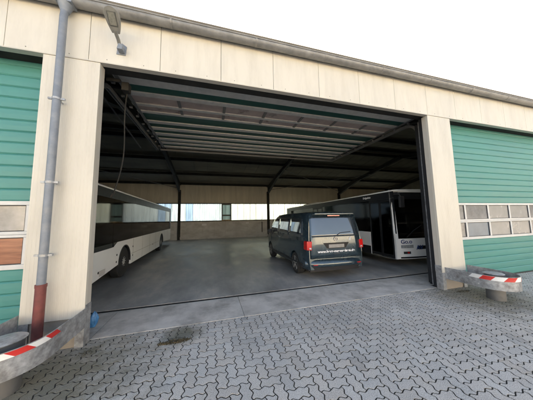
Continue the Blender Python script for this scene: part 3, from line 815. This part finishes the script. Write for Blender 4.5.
    # floor, seats
    MB().box(-HW+.3,HW-.3,.1,LEN-.1,Z0+.03,Z0+.08).box(-HW+.045,HW-.045,3.4,7.9,Z0+.031,Z0+.081).box(-HW+.045,HW-.045,9.3,LEN-.1,.5,.55).build('floor_plate',M['bus_in'],b)
    MB().box(-HW+.05,HW-.05,.1,LEN-.1,ZT-.14,ZT-.10).build('ceiling_panel',M['bus_in'],b)
    for sx in (-.85,.85):
        for k,y in enumerate((3.6,4.4,7.3,8.15,9.1,9.95,10.8)):
            if sx<0 and 4.8<y<6.9:continue
            z=.42 if y<7 else .75
            mb=MB().box(sx-.36,sx+.36,y-.22,y+.22,z+.35,z+.43)
            mb.box(sx-.36,sx-.02,y+.2,y+.28,z+.40,z+1.05).box(sx+.02,sx+.36,y+.2,y+.28,z+.40,z+1.05)
            mb.box(sx-.1,sx+.1,y-.1,y+.1,z-.04,z+.35)
            mb.build('seat',M['seat'],b,bevel=.02)
    mb=MB()
    for y in (3.2,5.0,6.7,8.6):
        for sx in (-.35,.35): mb.cyl((sx,y,.38),(sx,y,2.54),.017,8)
    mb.build('grab_pole',M['yellow'],b)
    # front
    def fx(x): return .10*(abs(x)/HW)**3   # bulge
    def front(z0,z1,m_,nm,parent,off=0,x0=-HW,x1=HW,lean0=0,lean1=0,n=16,th=.03):
        mb=MB();rings=[]
        for k in range(n+1):
            x=x0+(x1-x0)*k/n
            ya=fx(x)-.02-off
            rings.append([(x,ya+lean0,z0),(x,ya+lean1,z1),(x,ya+lean1+th,z1),(x,ya+lean0+th,z0)])
        mb.loft(rings);return mb.build(nm,m_,parent,smooth=True)
    fp=front(Z0,.98,M['busw'],'front_panel',b)
    front(.985,2.36,M['busscreen'],'windscreen',b,x0=-HW+.11,x1=HW-.11,lean1=.06,th=.012)
    front(.985,1.12,M['busk'],'wiper_cowl',b,off=-.015,x0=-HW+.11,x1=HW-.11)
    dp=front(2.362,ZT-.06,M['busk'],'destination_display',b,x0=-HW+.11,x1=HW-.11,lean0=.06,lean1=.09)
    front(ZT-.058,ZT+.03,M['busw'],'front_brow',b,lean0=.09,lean1=.12)
    for s in (-1,1):
        xs_=sorted((s*(HW-.108),s*HW))
        front(.985,ZT-.06,M['busw'],'corner_post',b,x0=xs_[0],x1=xs_[1],lean1=.085,n=4,th=.05)
        # headlights
        hx=sorted((s*1.08,s*.62))
        front(.655,.76,M['clearlamp'],'headlight',fp,off=.006,x0=hx[0],x1=hx[1],n=6,th=.01)
        hx=sorted((s*1.0,s*.74))
        front(.46,.54,M['black'],'fog_light',fp,off=.006,x0=hx[0],x1=hx[1],n=6,th=.01)
        hx=sorted((s*.80,s*.86))
        front(.475,.525,M['redlamp'],'indicator',fp,off=.012,x0=hx[0],x1=hx[1],n=2,th=.006)
    front(.60,.72,M['busk'],'front_grille',fp,off=.005,x0=-.45,x1=.45,n=10,th=.01)
    front(.31,.36,M['busk'],'front_spoiler',fp,off=.004,x0=-HW+.15,x1=HW-.15,n=12,th=.01)
    # wipers
    mb=MB().tube([(-.9,-.05,1.03),(-.6,-.045,1.25),(-.25,-.035,1.42)],.012,6).tube([(.1,-.05,1.03),(.4,-.045,1.2),(.8,-.03,1.36)],.012,6)
    mb.build('wiper',M['black'],b)
    # mirrors hanging from the front corners
    for s in (-1,1):
        mm=MB().tube([(s*(HW-.05),.08,ZT-.08),(s*(HW-.02),-.14,ZT-.10),(s*(HW-.06),-.22,ZT-.25)],.016,8).build('mirror_arm',M['black'],b,smooth=True)
        MB().box(s*(HW-.06)-.09,s*(HW-.06)+.09,-.27,-.19,ZT-.62,ZT-.24).build('mirror',M['black'],mm,bevel=.02)
    # dash and steering
    MB().box(-HW+.12,HW-.12,.14,.55,.6,1.0).build('dashboard',M['busk'],b,bevel=.03)
    # cream blind/partition behind driver
    MB().box(.0,HW-.1,1.78,1.82,.45,2.2).build('driver_partition',M['bus_in'],b)
    # rear
    rear=MB().box(-HW+.001,HW-.001,LEN-.045,LEN,Z0+.08,ZT-.05).build('rear_panel',M['busw'],b,bevel=.02)
    MB().box(-HW+.15,HW-.15,LEN+.001,LEN+.008,1.5,2.35).build('rear_window',M['vanglass'],rear)
    for s in (-1,1):
        MB().box(s*1.12-.06,s*1.12+.06,LEN+.001,LEN+.014,.9,1.35).build('tail_light',M['redlamp'],rear)
    return b
busL=make_bus('city_bus',(-3.86,4.92,0),math.radians(1.9),'white city bus with dark windows parked along the left side of the hall',[(3.0,4.6,.10)],M['busglass'])
busR=make_bus('city_bus',(7.40,5.43,0),math.radians(-3.2),'white fronted city bus facing out beside the dark blue van',[(6.5,9,.12)],M['busglass_dark'])
# company lettering on the right-hand bus, front and roof band
def text(s,size,m,parent,loc,rot,name,ext=.003,sx=1):
    cu=bpy.data.curves.new(name,'FONT');cu.body=s;cu.size=size;cu.extrude=ext;cu.align_x='CENTER';cu.align_y='CENTER';cu.offset=.003
    o=bpy.data.objects.new(name,cu);C.objects.link(o)
    dg=bpy.context.evaluated_depsgraph_get();me=bpy.data.meshes.new_from_object(o.evaluated_get(dg));bpy.data.objects.remove(o)
    me.materials.clear();me.materials.append(m)
    o=bpy.data.objects.new(name,me);C.objects.link(o);o.parent=parent;o.location=loc;o.rotation_euler=rot;o.scale=(sx,1,1);return o
text('Go.o',.19,M['navy'],busR,(-.88,.005,.87),(PI/2,0,math.radians(-3)),'company_lettering',sx=1.15)
text('AV',.22,M['navy'],busR,(-.38,-.034,.66),(PI/2,0,0),'front_emblem')
text('Erdgasbus',.11,M['white'],busR,(-HW-.003,1.35,2.53),(PI/2,0,-PI/2),'roof_lettering')

# ------------------------------------------------------------------ van
def make_van(loc,rz):
    v=empty('minivan',loc,rz,label='dark teal minivan with white web lettering across its tailgate',cat='van')
    Lv=4.9
    # section: half width by height, local z
    def hw(z,y):
        w=.93
        if z<.5:w-=.05*((.5-z)/.25)
        if z>1.05:w-=.115*((z-1.05)/.85)**1.35
        # plan taper at ends
        if y<.25:w-=.07*((.25-y)/.25)**2
        if y>4.1:w-=.16*((y-4.1)/.8)**2
        return w
    def roofz(y):
        pts=[(0,1.88),(.12,1.925),(.6,1.955),(2.2,1.96),(3.1,1.93),(3.45,1.84),(3.85,1.50),(4.1,1.25),(4.3,1.13),(4.7,.98),(4.86,.82),(4.9,.5)]
        for i in range(len(pts)-1):
            if pts[i][0]<=y<=pts[i+1][0]:
                t=(y-pts[i][0])/(pts[i+1][0]-pts[i][0]);return pts[i][1]*(1-t)+pts[i+1][1]*t
        return .5
    def rearlean(z): return 0 if z<1.0 else .17*((z-1.0)/.9)**1.3
    ys=[0,.06,.15,.3,.6,.9,1.3,1.8,2.2,2.7,3.1,3.3,3.45,3.65,3.85,4.0,4.1,4.3,4.5,4.7,4.82,4.9]
    zf=[0,.06,.14,.25,.36,.46,.56,.66,.76,.86,.94,.98]
    rings=[]
    for y in ys:
        top=roofz(y);bot=.30 if y<4.6 else .30
        R=[]
        left=[]
        for t in zf:
            z=bot+(top-bot)*t
            w=hw(z,y)
            # round roof edge
            k=(t-.86)/.12
            if k>0:w-=.10*k*k
            lean=rearlean(z)*max(0,1-y/1.2)
            left.append((w,y+lean,z))
        for p in left:R.append((-p[0],p[1],p[2]))
        zc=top
        R.append((-left[-1][0]*.6,left[-1][1],zc-.004));R.append((left[-1][0]*.0,left[-1][1],zc+.004));R.append((left[-1][0]*.6,left[-1][1],zc-.004))
        for p in left[::-1]:R.append((p[0],p[1],p[2]))
        rings.append(R)
    mb=MB().loft(rings)
    body=mb.build('body',M['van'],None,smooth=True)
    # wheel arches cut
    WY=(.95,3.95)
    cut=MB()
    for wy in WY:
        for s in (-1,1):cut.cyl((s*.62,wy,.33),(s*1.2,wy,.33),.385,32)
    co=cut.build('cut',M['van'])
    m=body.modifiers.new('c','BOOLEAN');m.operation='DIFFERENCE';m.object=co;m.solver='EXACT'
    dg=bpy.context.evaluated_depsgraph_get();dg.update()
    me=bpy.data.meshes.new_from_object(body.evaluated_get(dg));body.modifiers.clear();body.data=me
    bpy.data.objects.remove(co)
    body.parent=v
    # conforming side patches
    def side_patch(y0,y1,z0f,z1f,s,off,m_,nm,parent,n=10,k=5):
        mb=MB();vs=[]
        for i in range(n+1):
            y=y0+(y1-y0)*i/n
            za=z0f(y) if callable(z0f) else z0f;zb=z1f(y) if callable(z1f) else z1f
            for j in range(k+1):
                z=za+(zb-za)*j/k
                tt=(z-.30)/(roofz(y)-.30);w=hw(z,y);kk=(tt-.86)/.12
                if kk>0:w-=.10*kk*kk
                vs.append((s*(w+off),y+rearlean(z)*max(0,1-y/1.2),z))
        fs=[(i*(k+1)+j,(i+1)*(k+1)+j,(i+1)*(k+1)+j+1,i*(k+1)+j+1) for i in range(n) for j in range(k)]
        mb.add(vs,fs);return mb.build(nm,m_,parent,fixn=False,thick=.006,smooth=True)
    for s in (-1,1):
        up=lambda y:min(1.74,roofz(y)-.13)
        side_patch(.30,1.38,1.18,1.74,s,.006,M['vanglass'],'window',body)
        side_patch(1.46,2.62,1.18,1.74,s,.006,M['vanglass'],'window',body)
        side_patch(2.70,3.78,lambda y:1.14,lambda y:max(1.16,min(1.74,roofz(y)-.12)),s,.006,M['vanglass'],'window',body,n=14)
        side_patch(.3,4.6,.34,.42,s,.012,M['black'],'sill_trim',body)
        # door seams
        mb=MB()
        for y in (1.42,2.66,3.72):
            for (za,zb) in ((.45,1.15),):
                w0=hw(za,y);w1=hw(zb,y)
                mb.add([(s*(w0+.002),y-.005,za),(s*(w0+.002),y+.005,za),(s*(w1+.002),y+.005,zb),(s*(w1+.002),y-.005,zb)],[(0,1,2,3)])
        mb.build('door_seam',M['black'],body,fixn=False,thick=.004)
        mb=MB()
        for y in (2.45,2.9):mb.box(min(s*.93,s*.965),max(s*.93,s*.965),y-.1,y+.1,1.02,1.05)
        mb.build('door_handle',M['van'],body,bevel=.008)
        # mirror
        mb=MB();rings=[]
        for t,sc in ((0,.6),(.15,1),(.85,1),(1,.75)):
            x=s*(.95+.20*t)
            rings.append([(x,3.55-.06*sc,1.12+.0),(x,3.55+.07*sc,1.12),(x,3.55+.09*sc,1.12+.14*sc),(x,3.55-.04*sc,1.12+.19*sc),(x,3.55-.07*sc,1.12+.1*sc)])
        mb.loft(rings);mb.box(min(s*.86,s*.97),max(s*.86,s*.97),3.52,3.6,1.10,1.15);mb.build('wing_mirror',M['black'],body,bevel=.015)
        # wheels
        for wy in WY:
            w=MB();rings=[];x=s*.915;r=.335
            for rr,dx in ((.22,.0),(r-.03,.0),(r,.03),(r,.2),(r-.03,.22),(.2,.22)):
                rings.append([(x-s*dx,wy+rr*math.cos(2*PI*k/32),.335+rr*math.sin(2*PI*k/32)) for k in range(32)])
            w.loft(rings);wh=w.build('wheel',M['tyre'],v,smooth=True)
            w=MB();rings=[]
            for rr,dx in ((.225,.004),(.215,-.002),(.20,.03),(.08,.045),(.07,.0),(.01,0)):
                rings.append([(x-s*dx,wy+rr*math.cos(2*PI*k/32),.335+rr*math.sin(2*PI*k/32)) for k in range(32)])
            w.loft(rings)
            for k in range(5):
                a=2*PI*k/5+.3;ca,sa=math.cos(a),math.sin(a);pts=[]
                for rr,ww in ((.05,.035),(.21,.028)):
                    for q in (-1,1):pts.append((wy+rr*ca-q*ww*sa,.335+rr*sa+q*ww*ca))
                w.prism([pts[0],pts[1],pts[3],pts[2]],'x',x-s*.04,x+s*.002)
            w.build('rim',M['rim'],wh,smooth=True)
    # rear: surface y(x,z)
    def ry(x,z):
        return rearlean(z)+.07*(abs(x)/.93)**4*0+ .0
    def rear_patch(poly,m_,nm,parent,off,th=.006,n=None):
        # poly in (x,z); thin prism following the lean
        vs=[(x,ry(x,z)-off,z) for x,z in poly]+[(x,ry(x,z)-off-th,z) for x,z in poly];n=len(poly)
        return MB().add(vs,[tuple(range(n)),tuple(range(n,2*n))[::-1]]+[(i,(i+1)%n,n+(i+1)%n,n+i) for i in range(n)]).build(nm,m_,parent,bevel=0)
    def rear_grid(x0,x1,z0,z1,inset,m_,nm,parent,off,n=10,k=10):
        vs=[]
        for i in range(n+1):
            z=z0+(z1-z0)*i/n;q=inset*(z-z0)/(z1-z0)
            for j in range(k+1):
                u=j/k;x=(x0+q)*(1-u)+(x1-q)*u
                e=0
                # round corners
                vs.append((x,ry(x,z)-off,z))
        fs=[(i*(k+1)+j,i*(k+1)+j+1,(i+1)*(k+1)+j+1,(i+1)*(k+1)+j) for i in range(n) for j in range(k)]
        return MB().add(vs,fs).build(nm,m_,parent,fixn=False,thick=.006,smooth=True)
    tg=rear_grid(-.82,.82,.60,1.83,.05,M['van'],'tailgate',body,.012)
    rear_grid(-.77,.77,1.20,1.79,.05,M['vanglass'],'rear_window',tg,.022)
    MB().prism([(-.66,1.845),(.66,1.845),(.64,1.89),(-.64,1.89)],'y',.0,.3).build('rear_spoiler',M['van'],tg,bevel=.015)
    MB().box(-.2,.2,.06,.07,1.80,1.825).build('brake_light',M['redlamp'],tg)
    # wiper
    MB().tube([(.05,-.0,1.24),(.15,.01,1.30),(.52,.02,1.33)],.010,6).build('wiper',M['black'],tg)
    # plate recess
    rear_patch([(-.42,1.03),(.42,1.03),(.30,.87),(-.30,.87)],M['busk'],'plate_recess',tg,.017,.004)
    rear_patch([(-.25,.985),(.25,.985),(.25,.89),(-.25,.89)],M['zinc'],'number_plate',tg,.023,.006)
    # round badge
    cz=1.13
    mb=MB()
    rg=[[( (r)*math.cos(2*PI*k/28),ry(0,cz)-yy,cz+(r)*math.sin(2*PI*k/28)) for k in range(28)] for r,yy in ((.066,.02),(.066,.032),(.056,.032),(.056,.02))]
    mb.loft(rg,caps=False)
    def bar(p,q,w=.006):
        p=Vector((p[0],p[1]));q=Vector((q[0],q[1]));t=(q-p).normalized();n=Vector((-t.y,t.x))*w
        mb.prism([(p.x+n.x,cz+p.y+n.y),(q.x+n.x,cz+q.y+n.y),(q.x-n.x,cz+q.y-n.y),(p.x-n.x,cz+p.y-n.y)],'y',ry(0,cz)-.031,ry(0,cz)-.02)
    bar((-.022,.052),(0,.008));bar((.022,.052),(0,.008));bar((-.048,.03),(-.022,-.042));bar((.048,.03),(.022,-.042));bar((-.022,-.042),(0,.0));bar((.022,-.042),(0,.0))
    mb.build('badge',M['chrome'],tg)
    text('www.herr-mgenreisen.de',.09,M['white'],tg,(0,-.022,.79),(PI/2,0,0),'web_lettering',sx=1.3,ext=.002)
    text('//',.12,M['white'],tg,(.47,-.005+.0,1.12),(PI/2,0,0),'stripe_emblem',ext=.002)
    MB().box(-.09,.09,-.026,-.014,.70,.718).build('latch',M['black'],tg)
    # tail lights
    for s in (-1,1):
        poly=[(s*.78,.84),(s*.925,.85),(s*.915,1.07),(s*.90,1.10),(s*.77,1.09)]
        vs=[];n=len(poly)
        vs=[(x,-.022,z) for x,z in poly]+[(x*(1.0),.16 if abs(x)>.85 else .0,z) for x,z in poly]
        # wraps a little on the side
        vs=[(x,(-.02 if abs(x)<.85 else -.0),z) for x,z in poly]+[(x*1.014 if abs(x)>.85 else x,(.2 if abs(x)>.85 else .03),z) for x,z in poly]
        MB().add(vs,[tuple(range(n)),tuple(range(n,2*n))[::-1]]+[(i,(i+1)%n,n+(i+1)%n,n+i) for i in range(n)]).build('tail_light',M['redlamp'],body,bevel=.012)
    for s in (-1,1): MB().box(min(s*.80,s*.86),max(s*.80,s*.86),-.030,-.012,.875,.915).build('reversing_lamp',M['clearlamp'],body)
    # bumper
    mb=MB();rings=[]
    for k in range(19):
        x=-.94+1.88*k/18;u=abs(x)/.94;y=-.10+.16*u**6+.05*u*u
        rings.append([(x,y+.16,.385),(x,y+.015,.38),(x,y,.42),(x,y+.004,.47),(x,y+.03,.525),(x,y+.075,.565),(x,y+.16,.585)])
    mb.loft(rings);bu=mb.build('rear_bumper',M['van'],body,smooth=True)
    mb=MB();rings=[]
    for k in range(19):
        x=-.86+1.72*k/18;u=abs(x)/.94;y=-.105+.16*u**6+.05*u*u
        rings.append([(x,y+.16,.26),(x,y+.05,.27),(x,y+.03,.375),(x,y+.16,.378)])
    mb.loft(rings);mb.build('bumper_valance',M['black'],bu,smooth=True)
    for s in (-1,1):MB().box(min(s*.62,s*.76),max(s*.62,s*.76),-.060,-.035,.43,.45).build('reflector',M['redlamp'],bu)
    # front windscreen and lights
    vs=[]
    for i in range(7):
        y=3.47+(4.08-3.47)*i/6;z=roofz(y);w=hw(z,y)-.14
        vs+=[(-w,y,z+.012),(0,y,z+.016),(w,y,z+.012)]
    fs=[(i*3+j,i*3+j+1,i*3+j+4,i*3+j+3) for i in range(6) for j in range(2)]
    MB().add(vs,fs).build('windscreen',M['vanglass'],body,fixn=False,thick=.006)
    for s in (-1,1):MB().box(min(s*.5,s*.78),max(s*.5,s*.78),4.84,4.93,.68,.80).build('headlight',M['clearlamp'],body,bevel=.02)
    # underbody
    MB().box(-.80,.80,.1,4.7,.22,.32).build('underbody',M['black'],v)
    return v
van=make_van((3.52,5.18,0),math.radians(-1.6))

# ------------------------------------------------------------------ world, sun, camera
EL,AZ=16.8,25.0   # sun elevation, azimuth from +Y towards +X
w=bpy.data.worlds.new('World');S.world=w;w.use_nodes=True;nt=w.node_tree
bg=nt.nodes['Background'];sky=nt.nodes.new('ShaderNodeTexSky');sky.sky_type='NISHITA';sky.sun_disc=False
sky.sun_elevation=math.radians(EL);sky.sun_rotation=math.radians(AZ);sky.air_density=.7;sky.dust_density=5.0;sky.ozone_density=0.0
nt.links.new(sky.outputs[0],bg.inputs[0]);bg.inputs[1].default_value=.15
sl=bpy.data.lights.new('sun','SUN');sl.energy=4.0;sl.angle=math.radians(.5);sl.color=(1,.95,.88)
so=bpy.data.objects.new('sun',sl);C.objects.link(so)
e,a=math.radians(EL),math.radians(AZ)
d=Vector((math.sin(a)*math.cos(e),math.cos(a)*math.cos(e),math.sin(e)))
so.rotation_euler=(d).to_track_quat('Z','Y').to_euler()
cam=bpy.data.cameras.new('camera');cam.sensor_width=36;cam.lens=200/533*36;cam.clip_start=.05;cam.clip_end=1000
co=bpy.data.objects.new('camera',cam);C.objects.link(co);S.camera=co
X_=Vector((0.96374056,0.00684892,0.26675311));Y_=Vector((-0.26616256,0.09591444,0.95914436));Z_=Vector((-0.01901637,-0.99536602,0.09425956))
Rm=Matrix((X_,Y_,Z_))
r_=Rm@Vector((1,0,0));u_=Rm@Vector((0,-1,0));b_=Rm@Vector((0,0,-1))
mw=Matrix((r_,u_,b_)).transposed().to_4x4();mw.translation=Vector((0,0,1.75));co.matrix_world=mw
S.view_settings.view_transform='Standard';S.view_settings.look='None';S.view_settings.gamma=1;S.view_settings.use_curve_mapping=False
S.view_settings.exposure=2.45
S.view_settings.use_white_balance=True;S.view_settings.white_balance_temperature=7350;S.view_settings.white_balance_tint=10
S.cycles.max_bounces=10;S.cycles.transparent_max_bounces=16;S.cycles.diffuse_bounces=5
S.cycles.use_denoising=True
